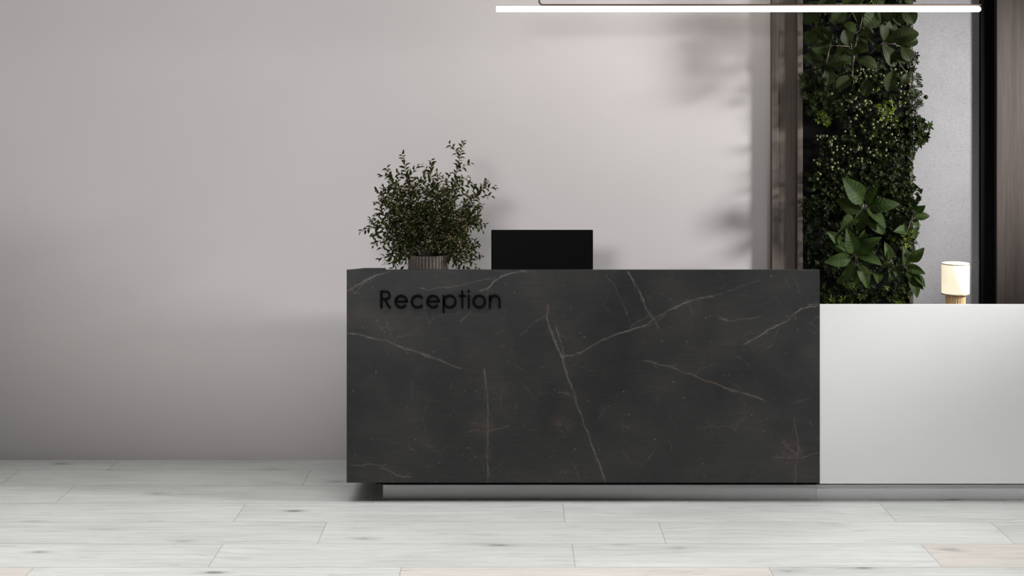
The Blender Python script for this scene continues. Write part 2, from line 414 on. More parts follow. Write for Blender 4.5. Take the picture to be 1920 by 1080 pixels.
def build_floor():
    rows = [(7.127, 6.843, -2.073), (6.843, 6.559, -1.032), (6.559, 6.277, 0.8336), (6.277, 5.995, 0.2385),
            (5.995, 5.701, 0.6595), (5.701, 5.418, 0.257), (5.418, 5.133, -0.449)]
    rr = random.Random(5); y = 5.133
    while y > YB - 0.3: rows.append((y, y-0.285, rr.uniform(-1, 1))); y -= 0.285
    per = 1.492
    vs, fs, uvp, uve, ids, tints = [], [], [], [], [], []
    for ri, (y1, y0, x0) in enumerate(rows):
        y1c = min(y1, YW + 0.05)
        k0 = math.floor((XL - 0.2 - x0) / per)
        k = k0
        while x0 + k*per < XR + 0.2:
            a, b = x0 + k*per, x0 + (k+1)*per; i = len(vs)
            mx = (a+b)/2
            # 2 x 2 cells per plank: distances to the ends / sides are linear in each cell
            ym = (y0+y1)/2
            ys = [y0, ym, y1c]; xs = [a, mx, b]
            for yy in ys:
                for xx in xs: vs.append((xx, yy, 0.0))
            rid = rr.random(); pink = 1.0 if (ri, k) in PINK else 0.0
            for cy in range(2):
                for cx in range(2):
                    f = (i+cy*3+cx, i+cy*3+cx+1, i+(cy+1)*3+cx+1, i+(cy+1)*3+cx); fs.append(f)
                    for q in f:
                        x_, y_ = vs[q][0], vs[q][1]
                        uvp.append((x_-a, y_-y0)); uve.append((min(x_-a, b-x_), min(y_-y0, y1-y_)))
                    ids.append(rid); tints.append(pink)
            k += 1
    me = bpy.data.meshes.new('floor'); me.from_pydata(vs, [], fs)
    l1 = me.uv_layers.new(name='plank'); l2 = me.uv_layers.new(name='edge')
    l1.data.foreach_set('uv', [c for p in uvp for c in p]); l2.data.foreach_set('uv', [c for p in uve for c in p])
    at = me.attributes.new('pid', 'FLOAT', 'FACE'); at.data.foreach_set('value', ids)
    at = me.attributes.new('tint', 'FLOAT', 'FACE'); at.data.foreach_set('value', tints)
    me.materials.append(M['floor']); o = bpy.data.objects.new('floor', me); COL.objects.link(o)
    tag(o, kind='structure')
PINK = {(5, 1), (6, 0), (6, -2)}
build_floor()

xa = X(1447, 6.99); xb = X(1505, 6.99)
xc0, xc1 = X(1705, 6.99), X(1712, 6.99)
xg0, xg1 = X(1840, 7.0), X(1869, 6.97)
b = MB(); b.box(XL, xa+0.02, YW, YW+0.12, -0.02, ZC); struct('wall_back', b, M['plaster'])
b = MB(); b.box(xa+0.02, XR, YW, YW+0.12, -0.02, ZC); struct('wall_back_right', b, M['concrete'])
b = MB(); b.box(XL-0.12, XL, YB, YW+0.12, -0.02, ZC); struct('wall_left', b, M['side'])
b = MB(); b.box(XR, XR+0.12, YB, YW+0.12, -0.02, ZC); struct('wall_right', b, M['side'])
b = MB(); b.box(XL-0.12, XR+0.12, YB-0.12, YB, -0.02, ZC); struct('wall_front', b, M['side'])
b = MB(); b.box(XL-0.12, XR+0.12, YB-0.12, YW+0.12, ZC, ZC+0.1); struct('ceiling', b, M['ceiling'])
# wooden post left of the planting: two ribs with a recessed board between
b = MB()
b.box(xa, X(1460, 6.985), 6.985, YW, 0, ZC, 0.002)
b.box(X(1495, 6.985), xb, 6.985, YW, 0, ZC, 0.002)
b.box(X(1460, 6.985), X(1495, 6.985), 7.012, YW, 0, ZC)
struct('trim_1', b, M['frame'])
b = MB(); b.box(xc0, xc1, 6.985, YW, 0, ZC, 0.001); struct('trim_2', b, M['frame'])
# black reveal then the walnut panelling on the right
b = MB(); b.box(xg0, xg1, 7.005, YW, 0, ZC); struct('trim_3', b, M['shadow'])
b = MB(); b.box(xg1, 3.9, 6.97, YW, 0, ZC, 0.002); struct('trim_4', b, M['wood'])

# ------------------------------------------------------------------ reception desk
xl, xr_ = X(650, YD), X(1537, YD)
zt, zb = Z(506.5, YD), Z(905, YD)
T = 0.018
d = empty('reception_desk', ((xl+xr_)/2, YD+0.3, 0), 'dark grey veined marble reception desk standing on a recessed grey plinth', 'desk')
def marble_slab(parent):
    import numpy as np
    px0, px1, py0, py1 = 650, 1537, 506, 905
    nx, ny = 888, 400
    gx = np.linspace(px0, px1, nx); gy = np.linspace(py0, py1, ny)
    GX, GY = np.meshgrid(gx, gy)
    vein = np.zeros((ny, nx)); cloud = np.zeros((ny, nx))
    rnd = random.Random(77)
    def stroke(a, b, s_, w_):
        x0, x1 = min(a[0], b[0])-w_-1, max(a[0], b[0])+w_+1; y0, y1 = min(a[1], b[1])-w_-1, max(a[1], b[1])+w_+1
        i0, i1 = np.searchsorted(gx, [x0, x1]); j0, j1 = np.searchsorted(gy, [y0, y1])
        if i0 >= i1 or j0 >= j1: return
        xx, yy = GX[j0:j1, i0:i1]-a[0], GY[j0:j1, i0:i1]-a[1]; dx, dy = b[0]-a[0], b[1]-a[1]; l2 = dx*dx+dy*dy+1e-9
        t_ = np.clip((xx*dx+yy*dy)/l2, 0, 1); dd = np.hypot(xx-t_*dx, yy-t_*dy)
        v = s_*np.clip(1-dd/w_, 0, 1)
        vein[j0:j1, i0:i1] = np.maximum(vein[j0:j1, i0:i1], v)
    def crack(a, b, s_, w_, lvl):
        L = math.hypot(b[0]-a[0], b[1]-a[1])
        if lvl == 0 or L < 5: stroke(a, b, s_*rnd.uniform(.6, 1.15), w_); return
        t_ = rnd.uniform(.4, .6); o_ = rnd.gauss(0, .045)*L
        m_ = (a[0]+(b[0]-a[0])*t_-(b[1]-a[1])/L*o_, a[1]+(b[1]-a[1])*t_+(b[0]-a[0])/L*o_)
        crack(a, m_, s_, w_, lvl-1); crack(m_, b, s_, w_, lvl-1)
        if L > 14 and rnd.random() < .45:
            q = rnd.choice((-1, 1))*rnd.uniform(.2, .7); an = math.atan2(b[1]-a[1], b[0]-a[0])+q; ll = L*rnd.uniform(.2, .6)
            crack(m_, (m_[0]+ll*math.cos(an), m_[1]+ll*math.sin(an)), s_*.45, max(1.1, w_*.7), 2)
    for a, b, s_, w_ in VEINS:
        crack(a, b, s_, max(1.15, w_*.62), 3)
        if s_ > .45: crack((a[0]+rnd.uniform(-2, 2), a[1]+rnd.uniform(-2, 2)), (b[0]+rnd.uniform(-2, 2), b[1]+rnd.uniform(-2, 2)), s_*.4, 1.6, 3)
    for k in range(110):     # short stray hairlines and chips
        x_, y_ = rnd.uniform(px0, px1), rnd.uniform(py0, py1); an = rnd.uniform(0, 6.28); ll = rnd.choice((2, 3, 4, 8, 22, 34))
        crack((x_, y_), (x_+ll*math.cos(an), y_+ll*math.sin(an)), (.5 if ll < 6 else .16)*rnd.uniform(.5, 1.1), 1.3, 2)
    for (cx, cy, r, s_) in ((905,800,30,.22),(1055,795,30,.2),(1480,848,40,.2),(1070,745,32,.14),(1300,575,40,.07),(905,855,30,.08),(1400,770,60,.05),(760,610,50,.05),(1210,640,40,.05),(865,700,60,.04),(1050,620,30,.06)):
        cloud = np.maximum(cloud, s_*np.clip(1-np.hypot(GX-cx, GY-cy)/r, 0, 1))
    zz = Z(GY, YD); xx = X(GX, YD)
    vs = np.stack([xx, np.full_like(xx, YD), zz], -1).reshape(-1, 3)
    idx = np.arange(nx*ny).reshape(ny, nx)
    q = np.stack([idx[1:, :-1], idx[1:, 1:], idx[:-1, 1:], idx[:-1, :-1]], -1).reshape(-1, 4)
    x0, x1, z0, z1 = xx.min(), xx.max(), zz.min(), zz.max()
    n0 = len(vs)
    c8 = np.array([(x, y, z) for x in (x0, x1) for y in (YD, YD+T) for z in (z0, z1)])
    q8 = np.array([(4,6,7,5),(0,4,6,2),(1,3,7,5),(2,6,7,3),(0,2,3,1)]) + n0
    q8 = np.array([(4,6,7,5),(0,2,6,4),(1,5,7,3),(2,3,7,6),(0,1,3,2)]) + n0
    vs = np.vstack([vs, c8]); q = np.vstack([q, q8])
    loc = np.array(parent.matrix_basis.translation)
    me = bpy.data.meshes.new('front_panel')
    me.vertices.add(len(vs)); me.vertices.foreach_set('co', (vs-loc).astype(np.float32).ravel())
    me.loops.add(q.size); me.loops.foreach_set('vertex_index', q.astype(np.int32).ravel())
    me.polygons.add(len(q)); me.polygons.foreach_set('loop_start', (np.arange(len(q))*4).astype(np.int32))
    for nm, ar in (('vein', vein), ('cloud', cloud)):
        at = me.attributes.new(nm, 'FLOAT', 'POINT'); at.data.foreach_set('value', np.concatenate([ar.ravel(), np.zeros(8)]).astype(np.float32))
    me.materials.append(M['marble']); me.update(calc_edges=True); me.validate()
    o = bpy.data.objects.new('front_panel', me); COL.objects.link(o); o.parent = parent
marble_slab(d)
for q in (xl, xr_-0.02):
    b = MB(); b.box(q, q+0.02, YD+T, YD+0.54, zb, 1.0); b.build('side_panel', M['marble'], d)
b = MB(); b.box(xl+0.02, xr_-0.02, YD+T, YD+0.54, 0.955, 0.98, 0.001); b.build('worktop', M['worktop'], d)
b = MB(); b.box(xl+0.02, xr_-0.02, YD+T, YD+0.50, zb, zb+0.02); b.build('bottom_board', M['worktop'], d)
b = MB(); b.box(xl+0.04, xr_-0.04, YD+0.50, YD+0.52, zb+0.02, 0.955); b.build('back_panel', M['worktop'], d)
b = MB()
e0 = YD + 0.002
b.prism([(xl, zt-0.001), (X(723, YD), zt-0.001), (X(723, YD), zt+0.0085), (X(683, YD), zt+0.0085), (xl+0.002, zt)], e0, YD+0.016)
b.build('end_cap', M['marble'], d, True)
yp = 6.338; zp = Z(909, yp)
b = MB(); b.box(X(718, yp), xr_, yp, YD+0.46, 0, zp, 0.001); b.build('plinth', M['grey'], d)
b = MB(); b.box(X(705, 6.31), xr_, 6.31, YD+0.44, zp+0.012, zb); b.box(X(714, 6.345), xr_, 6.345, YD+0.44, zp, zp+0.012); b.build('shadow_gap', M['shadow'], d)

# white counter
c = empty('side_counter', (2.4, 6.5, 0), 'lower white counter adjoining the right end of the dark desk', 'counter')
wy = YD + 0.006; wx1 = 3.5; wzt = Z(571, wy); wzb = Z(907, wy)
b = MB(); b.box(xr_+0.001, wx1, wy, wy+0.016, wzb, wzt, 0.001); b.build('front_panel', M['white'], c)
b = MB(); b.box(xr_+0.001, wx1-0.02, wy+0.016, 6.68, 0.825, 0.85, 0.001); b.build('worktop', M['white'], c)
b = MB(); b.box(wx1-0.02, wx1, wy+0.016, 6.68, wzb, 0.85); b.build('side_panel', M['white'], c)
b = MB(); b.box(xr_+0.001, wx1-0.02, wy+0.016, 6.66, wzb, wzb+0.018); b.build('bottom_board', M['white'], c)
b = MB(); b.box(xr_+0.001, wx1-0.06, yp, 6.62, 0, zp, 0.001); b.build('plinth', M['pale'], c)
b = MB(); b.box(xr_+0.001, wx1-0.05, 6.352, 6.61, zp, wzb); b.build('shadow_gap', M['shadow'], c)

# lettering
sg = empty('reception_sign', (X(825, YD), YD, Z(577, YD)), 'raised black letters reading Reception on the marble desk front', 'sign')
S = 5.3333
def lx(a): return X(640 + a/S, YD)
def lz(a): return Z(480 + a/S, YD)
u = (YD/F)/S; y0, y1 = YD-0.012, YD-0.0005; SW = 22
def rect(m, a0, b0, a1, b1): m.box(lx(a0), lx(a1), y0, y1, lz(b1), lz(b0))
def ring(m, cx, cy, R, d0=0, d1=360, w_=SW): m.arc(lx(cx), lz(cy), (R-w_)*u, R*u, math.radians(d0), math.radians(d1), y0, y1, 44)
ltrs = []
m = MB(); rect(m, 389, 343, 389+SW, 519); rect(m, 408, 343, 448, 343+17); rect(m, 408, 419, 448, 419+17); m.arc(lx(448), lz(389.5), (46.5-SW)*u, 46.5*u, -PI/2, PI/2, y0, y1, 24)
m.prism([(lx(474), lz(519)), (lx(499), lz(519)), (lx(446), lz(434)), (lx(422), lz(434))], y0, y1); ltrs.append(m)
def e_(cx):
    m = MB(); ring(m, cx, 453, 68, 0, 322); rect(m, cx-52, 444, cx+68, 460); return m
ltrs.append(e_(598))
m = MB(); ring(m, 762, 453, 69, 38, 322); ltrs.append(m)
ltrs.append(e_(916))
m = MB(); rect(m, 1012, 388, 1031, 565); ring(m, 1083, 453, 69); ltrs.append(m)
m = MB(); rect(m, 1198, 343, 1217, 519); rect(m, 1172, 388, 1246, 404); ltrs.append(m)
m = MB(); rect(m, 1264, 388, 1283, 519); m.arc(lx(1273), lz(349), 0.0001, 12.5*u, 0, 2*PI, y0, y1, 20); ltrs.append(m)
m = MB(); ring(m, 1377, 453, 69); ltrs.append(m)
m = MB(); rect(m, 1474, 388, 1493, 519); m.arc(lx(1533.5), lz(442), (57.5-SW)*u, 57.5*u, 0, PI, y0, y1, 30); rect(m, 1572, 442, 1591, 519); ltrs.append(m)
for m in ltrs: m.build('letter', M['letter'], sg, True)

# ------------------------------------------------------------------ monitor
ym = 6.55
mo = empty('computer_monitor', (X(1016, ym), ym, 0.98), 'black flat computer monitor behind the marble desk front', 'monitor')
x0, x1 = X(921, ym), X(1112, ym)
b = MB(); b.box(x0, x1, ym, ym+0.022, 0.998, Z(431.5, ym), 0.003); hs = b.build('screen_housing', M['black'], mo)
b = MB(); b.box(x0+0.008, x1-0.008, ym+0.022, ym+0.0235, 1.01, Z(431.5, ym)-0.008); b.build('screen', M['black'], hs)
cx = (x0+x1)/2
b = MB(); b.box(cx-0.03, cx+0.03, ym-0.014, ym+0.001, 0.984, 1.04, 0.002); b.build('stand_neck', M['black'], mo)
b = MB(); b.box(cx-0.11, cx+0.11, ym-0.06, ym+0.09, 0.9805, 0.989, 0.002); b.build('stand_base', M['black'], mo)

# ------------------------------------------------------------------ table lamp
yl = 6.5; lcx = X(1791.5, yl)
tl = empty('table_lamp', (lcx, yl, 0.85), 'small lit table lamp with cream drum shade and fluted base', 'lamp')
b = MB(); r = 0.0475
b.lathe(lcx, yl, [(r-0.002, 0.8505, 0), (r, 0.853), (r, 0.945), (r-0.004, 0.95, 0)], 144, True, 24, 0.006); b.build('base', M['lampbase'], tl)
b = MB(); zs0, zs1 = Z(552, yl), Z(493, yl); r = 0.0655
b.lathe(lcx, yl, [(r, zs0+0.006), (r, zs1-0.0015), (r-0.002, zs1)], 64); sh = b.build('lamp_shade', M['shade'], tl)
b = MB(); b.lathe(lcx, yl, [(r-0.004, zs1-0.006), (r+0.0008, zs1-0.0055), (r+0.0008, zs1-0.0020), (r-0.004, zs1-0.0015)], 64); b.build('top_rim', M['brass'], sh)
b = MB(); b.lathe(lcx, yl, [(r-0.004, zs0), (r+0.001, zs0+0.001), (r+0.001, zs0+0.006), (r-0.003, zs0+0.007)], 64); b.build('bottom_rim', M['brass'], sh)

# ------------------------------------------------------------------ pendant
yq = 6.4; xs, xe = X(930, yq), X(1839, yq); zc = Z(17, yq); rt = 0.0135
pn = empty('pendant_light', ((xs+xe)/2, yq, ZC), 'long thin glowing tube light hung over the desk from a dark rod', 'light')
b = MB()
pts = [(xs, yq, zc), (xe-0.012, yq, zc)]
b.tube(pts, rt, 20); b.ball((xe-0.013, yq, zc), rt, 16, 10); b.build('light_tube', M['tube'], pn)
b = MB(); b.tube([(xs-0.002, yq, zc), (xs+0.0005, yq, zc)], rt+0.0005, 20); b.build('end_cap', M['rod'], pn)
rr_ = 0.0042; zr = Z(9.5, yq); xv = X(1011, yq); R = 0.018
pts = [(xv, yq, ZC), (xv, yq, zr+R)] + [(xv+R-R*math.cos(a), yq, zr+R-R*math.sin(a)) for a in [PI/2*k/8 for k in range(1, 9)]] + [(xe, yq, zr)]
b = MB(); b.tube(pts, rr_, 12); sr = b.build('support_rod', M['rod'], pn)
b = MB(); xw = X(1834, yq); b.tube([(xw, yq, ZC), (xw, yq, zr)], 0.0011, 6); b.build('suspension_wire', M['rod'], pn)
b = MB(); b.lathe(xv, yq, [(0.04, ZC-0.02), (0.04, ZC)], 32); b.build('ceiling_canopy', M['rod'], sr)

# ------------------------------------------------------------------ potted shrub on the desk
R_ = random.Random(11)
yv = 6.54
pcx = X(803, yv); pz0 = 0.98; pz1 = Z(477, yv)
pt = empty('potted_shrub', (pcx, yv, pz0), 'bushy small leaved shrub in a brown ribbed pot on the marble desk', 'plant')
rp = 38*yv/F
b = MB(); b.lathe(pcx, yv, [(rp-0.004, pz0+0.0005, 0), (rp, pz0+0.004), (rp, pz1-0.002), (rp-0.002, pz1, 0), (rp-0.010, pz1, 0), (rp-0.011, pz1-0.02, 0)], 216, True, 36, 0.006)
po = b.build('pot', M['vase'], pt)
b = MB(); b.lathe(pcx, yv, [(rp-0.012, pz1-0.022), (rp-0.012, pz1-0.014)], 32, False); b.build('soil', M['soil'], po)
CS = 3.857
tips = [(440,190,1),(330,290,1),(255,455,1),(270,590,1),(140,750,.8),(232,850,1),(305,985,1),(375,1015,1),(455,1000,.8),
        (880,105,1),(650,235,1),(1045,385,1),(1045,700,1),(1010,925,1),(985,1015,1),(830,1010,1),(900,1010,1),
        (600,330,1),(870,360,1),(740,440,1),(520,370,1),(990,560,1),(340,500,1),(400,610,1),(320,690,1),(690,360,.9),
        (560,560,1),(820,560,1),(700,560,1),(930,800,1),(640,640,1),(480,730,1),(800,700,1),(900,640,1),(400,830,1),(860,850,1),
        (560,780,1),(720,800,1),(620,480,1),(450,420,1),(780,330,.7),(930,500,1),(350,920,1),(950,900,1),(640,860,1),(520,900,1),(760,900,1),
        (480,330,1),(400,400,1),(1000,620,1),(300,420,.8)]
stem, fol, ber = MB(), MB(), MB()
basep = Vector((pcx, yv, pz1-0.015))
def lf(bp, dirv, L, dark=False):
    dirv = dirv.normalized(); dr = Vector((dirv.x, dirv.y, dirv.z))
    n = Vector((R_.uniform(-.6, .6), -0.7+R_.uniform(-.5, .5), 0.9))
    fol.leaf(bp, bp + dr*L, L*R_.uniform(.36, .46), n, arch=R_.uniform(.05, .16), fold=0.35, ns=5, nc=1, curl=R_.uniform(0, .22))
def twig(p0, p1, bow, r0, dens=1.0, L0=0.024, flowers=0.5, sub=True):
    p0, p1 = Vector(p0), Vector(p1); n = 9; mid = (p0+p1)/2 + bow
    pts = [p0*(1-t)**2 + mid*2*t*(1-t) + p1*t*t for t in [i/n for i in range(n+1)]]
    stem.tube(pts, r0, 5, 0.0006)
    L = (p1-p0).length; cnt = max(5, int(L*dens/0.0105)); side = 1
    for k in range(cnt):
        t = 0.22 + 0.78*k/(cnt-1) if L > 0.12 else 0.1+0.9*k/(cnt-1)
        f = t*n; i = min(n-1, int(f)); p = pts[i].lerp(pts[i+1], f-i); tg = (pts[i+1]-pts[i]).normalized()
        a = R_.uniform(0, 2*PI); o1 = tg.orthogonal().normalized(); o2 = tg.cross(o1)
        # leaves mostly in the plane of the picture and arching
        out = (o1*math.cos(a)+o2*math.sin(a)); out.y *= 0.7
        side = -side
        pl = Vector((-tg.z, 0, tg.x))*side
        dv = tg*R_.uniform(.5, 1.0) + (pl*0.8+out*0.6) + Vector((0, 0, -0.12))
        lf(p, dv, L0*R_.uniform(.75, 1.25)*(1.0 if t < .9 else .8))
        if R_.random() < flowers*0.9:
            q = p + out*R_.uniform(.004, .012) + Vector((0, -0.004, 0.002))
            for _ in range(R_.randint(2, 5)):
                qq = q + Vector((R_.uniform(-1, 1), R_.uniform(-1, 1), R_.uniform(-1, 1)))*0.008
                ber.ball(qq, R_.uniform(.0016, .0027), 5, 4)
    if sub:
        for t in (0.35, 0.5, 0.62, 0.74, 0.86):
            f = t*n; i = int(f); p = pts[i].lerp(pts[i+1], f-i); tg = (pts[i+1]-pts[i]).normalized()
            for s_ in ((1, -1) if t < .8 else (R_.choice((-1, 1)),)):
                pl = Vector((-tg.z, R_.uniform(-.9, .9), tg.x)).normalized()*s_
                if R_.random() < 0.72: 
                    ln = min(0.085, max(0.03, L*R_.uniform(.12, .24)))
                    e = p + (tg*0.75+pl*0.75)*ln + Vector((0, 0, -0.01))
                    twig(p, e, Vector((0, 0, 0.008)), 0.0009, 0.9, L0*.9, flowers*0.9, False)
for (a, c_, k) in tips:
    dy = R_.uniform(-0.16, 0.17)
    dist = math.hypot(a-625, c_-900)/700
    if dist > 0.9: dy *= 0.4
    if c_ > 950: dy = R_.uniform(-.09, .12)
    Yp = yv + dy
    tip = P(640 + a/CS, 240 + c_/CS, Yp)
    # branches climb first, then lean outward and droop
    s0 = basep + Vector((R_.uniform(-.035, .035), R_.uniform(-.03, .03), 0))
    side = tip.x - s0.x; up = tip.z - s0.z
    if up < 0.16: bow = Vector((-side*0.05, 0, 0.09 + abs(side)*0.25))
    else: bow = Vector((side*0.12, 0, -0.01 + abs(side)*0.18))
    twig(s0, tip, bow, 0.0024, k, 0.031)
br = stem.build('branches', M['stem'], pt); fol.build('foliage', M['leafd'], br); ber.build('blossom', M['blossom'], br)

# ------------------------------------------------------------------ green wall
gp = empty('green_wall_panel', (X(1605, 7.0), 7.0, 0), 'tall planting panel with foliage shade put into its black colour between wooden post and concrete wall', 'panel')
b = MB(); b.box(xb, xc0, 6.998, 7.03, 0, ZC-0.001); b.build('backing_board', M['shadow'], gp)  # black colour stands in for the shadow of the foliage on the board
G = 'plants growing on the green wall'
edge = [(-60,1712),(0,1715),(30,1712),(60,1716),(90,1716),(120,1722),(150,1727),(180,1730),(205,1727),(235,1738),(262,1733),(275,1720),(290,1712),(320,1711),(345,1715),(355,1727),(372,1725),(385,1718),(420,1722),(470,1716),(520,1716),(545,1712),(570,1706),(640,1706)]
ledge = [(-60,1506),(60,1515),(130,1510),(150,1502),(185,1504),(210,1516),(260,1528),(300,1524),(330,1512),(380,1505),(450,1506),(520,1508),(640,1506)]
def ip(tab, y):
    for (a, p_), (b_, q_) in zip(tab, tab[1:]):
        if a <= y <= b_: return p_ + (q_-p_)*(y-a)/(b_-a)
    return tab[0][1] if y < tab[0][0] else tab[-1][1]
def rosette(mb, c0, r, n, rnd, nrm=None, wr=0.42, prof='obov', ns=3):
    if nrm is None: nrm = Vector((rnd.uniform(-.7, .7), -1, rnd.uniform(-.5, .8))).normalized()
    o1 = nrm.orthogonal().normalized(); o2 = nrm.cross(o1); a0 = rnd.uniform(0, 6.28)
    for k in range(n):
        a = a0 + 2*PI*k/n + rnd.uniform(-.25, .25); dv = o1*math.cos(a)+o2*math.sin(a)
        L = r*rnd.uniform(.7, 1.15); tip = c0 + dv*L + nrm*L*rnd.uniform(.05, .6)
        mb.leaf(c0 + dv*0.001, tip, L*wr, nrm, arch=.08, fold=.3, ns=ns, nc=1, prof=prof)
def filler(name, label, cat, py0, py1, n, r, leaves, seed, fr=(0, 1), wr=.45, matn='leafs', depth=(6.985, 6.90), lime=0, prof='obov', berries=None, bn=0, bsize=0.0068, sparse_left=True):
    rnd = random.Random(seed)
    yc = 6.985
    root = empty(name, (X(1505+200*(fr[0]+fr[1])/2, yc), 6.998, Z(py1, yc)), label, cat, 'small leaved plants filling the green wall')
    fm, sm, lm, bm_ = MB(), MB(), MB(), MB(); bpos = []
    for k in range(n):
        py = rnd.uniform(py0, py1); l0, r0 = ip(ledge, py), ip(edge, py)
        q = rnd.random()
        if sparse_left and rnd.random() < 0.35: q = q**0.7
        q = fr[0] + (fr[1]-fr[0])*q
        px = l0 + (r0-l0)*q
        Yp = depth[0] + (depth[1]-depth[0])*rnd.random()**1.2*(0.4+0.6*min(1, 4*(1-q)+.5))
        c0 = P(px, py, Yp)
        fm_ = lm if (lime and rnd.random() < lime) else fm
        rosette(fm_, c0, r*rnd.uniform(.7, 1.2), leaves, rnd, wr=wr, prof=prof)
        if rnd.random() < 0.3:
            sm.tube([c0, c0+Vector((rnd.uniform(-.02, .02), (6.995-Yp)*0.6, rnd.uniform(-.03, .0))), Vector((c0.x+rnd.uniform(-.03, .03), 6.996, c0.z-0.03))], 0.0009, 4)
    if bn:
        for k in range(bn):
            cx, cy, sx, sy = rnd.choice(berries)
            px = rnd.gauss(cx, sx); py = min(max(rnd.gauss(cy, sy), py0), py1+15)
            px = min(max(px, 1512), ip(edge, py)-2)
            Yp = rnd.uniform(6.85, 6.89); c0 = P(px, py, Yp)
            bpos.append((c0, rnd.uniform(.75, 1.15)))
            sm.tube([c0, c0+Vector((rnd.uniform(-.012, .012), .03, rnd.uniform(-.02, .01))), c0+Vector((rnd.uniform(-.02, .02), .08, rnd.uniform(-.03, .0)))], 0.0008, 4)
    fm.build('foliage', M[matn], root)
    if sm.v: sm.build('stem', M['stem'], root)
    if lm.v: tag(lm.build('young_foliage', M['leafl'], root), 'bright lime green leaves')
    if bpos:
        bm_.ball((root.location.x, root.location.y, root.location.z), bsize, 12, 8)
        proto = bm_.build('berry', M['berry'], root)
        for k, (c0, sc_) in enumerate(bpos):
            o = proto if k == 0 else proto.copy()
            if k: COL.objects.link(o); o.parent = root
            o.location = c0 - root.location; o.scale = (sc_,)*3
    return root
filler('creeping_shrub', 'dark small leaved greenery above the tube light at the green wall top', 'plant', -50, 22, 170, .022, 6, 1, lime=.12)
filler('creeping_shrub', 'dark small leaved backdrop behind the large ribbed upper leaves', 'plant', 22, 150, 300, .018, 6, 2, depth=(6.99, 6.95))
filler('fern', 'feathery dark green fern at the left edge below the large upper leaves', 'fern', 145, 225, 150, .030, 9, 3, fr=(0, .30), wr=.2, prof='lance', sparse_left=False)
BR = [(1625,185,22,22),(1690,175,15,14),(1655,205,22,14),(1665,235,16,14),(1640,250,26,14),(1612,200,24,20),(1680,150,18,12),(1625,140,14,8)]
filler('berry_shrub', 'shrub dotted with round olive berries across the middle of the green wall', 'shrub', 130, 262, 420, .017, 6, 4, fr=(.25, 1), lime=.035, berries=BR, bn=100)
BR2 = [(1600,290,22,10),(1620,300,24,10),(1578,278,14,16),(1560,262,8,8),(1562,312,6,6),(1535,320,6,8),(1640,272,20,10),(1538,255,6,6),(1618,282,16,10)]
filler('berry_shrub', 'shrub with fewer berries and thin pale twigs under the main berry shrub', 'shrub', 255, 330, 260, .016, 6, 5, fr=(.05, .72), berries=BR2, bn=60)
filler('box_shrub', 'tight tiny leaved bush at the right edge midway up the green wall', 'shrub', 262, 350, 260, .014, 7, 6, fr=(.6, 1), wr=.55)
filler('lime_sprig', 'brightest lime green sprig in the middle of the berries on the green wall', 'shrub', 190, 232, 24, .014, 6, 17, fr=(.58, .76), matn='leafl', depth=(6.88, 6.86))
filler('lime_sprig', 'small lime green sprig at the left beneath the dark fern', 'shrub', 212, 236, 14, .020, 7, 18, fr=(.05, .16), matn='leafl', depth=(6.93, 6.91))
filler('laurel_sprig', 'sprig of pointed dark leaves jutting over the concrete at right of the berries', 'shrub', 225, 275, 26, .030, 8, 7, fr=(.92, 1.02), wr=.4, prof='lance')
filler('box_shrub', 'band of tiny leaved greenery just above the lower large leaves', 'shrub', 325, 400, 420, .015, 7, 8, fr=(0, .72), wr=.55)
filler('box_shrub', 'tiny leaved clump overhanging the concrete beside the lower large leaves', 'shrub', 340, 440, 260, .015, 7, 9, fr=(.72, 1.0), wr=.55)
filler('creeping_shrub', 'sparse dark greenery down the left edge beside the lower large leaves', 'plant', 395, 580, 300, .016, 6, 10, fr=(0, .45), depth=(6.99, 6.95))
filler('lime_sprig', 'lime green tipped sprig between the large leaves near the concrete wall', 'shrub', 430, 470, 36, .020, 7, 12, fr=(.76, .99), lime=.4)
filler('creeping_shrub', 'narrow leaved plant with lime tips low behind the white counter', 'plant', 535, 600, 170, .026, 7, 13, fr=(.0, 1.0), wr=.25, prof='lance', lime=.14)
filler('creeping_shrub', 'dark small leaved backdrop behind the lower large leaves', 'plant', 400, 560, 260, .016, 6, 14, fr=(.4, 1.0), depth=(6.99, 6.95))

# single hanging berry
b = MB(); c0 = P(1736, 182, 6.90); hb = empty('hanging_berry', c0, 'single round dark fruit sticking out over the concrete wall', 'berry')
b.ball(c0, .0115, 16, 10); b.build('fruit', M['leafs'], hb)
b = MB(); b.tube([c0, P(1728, 184, 6.93), P(1700, 190, 6.995)], .0011, 5); b.build('stem', M['stem'], hb)

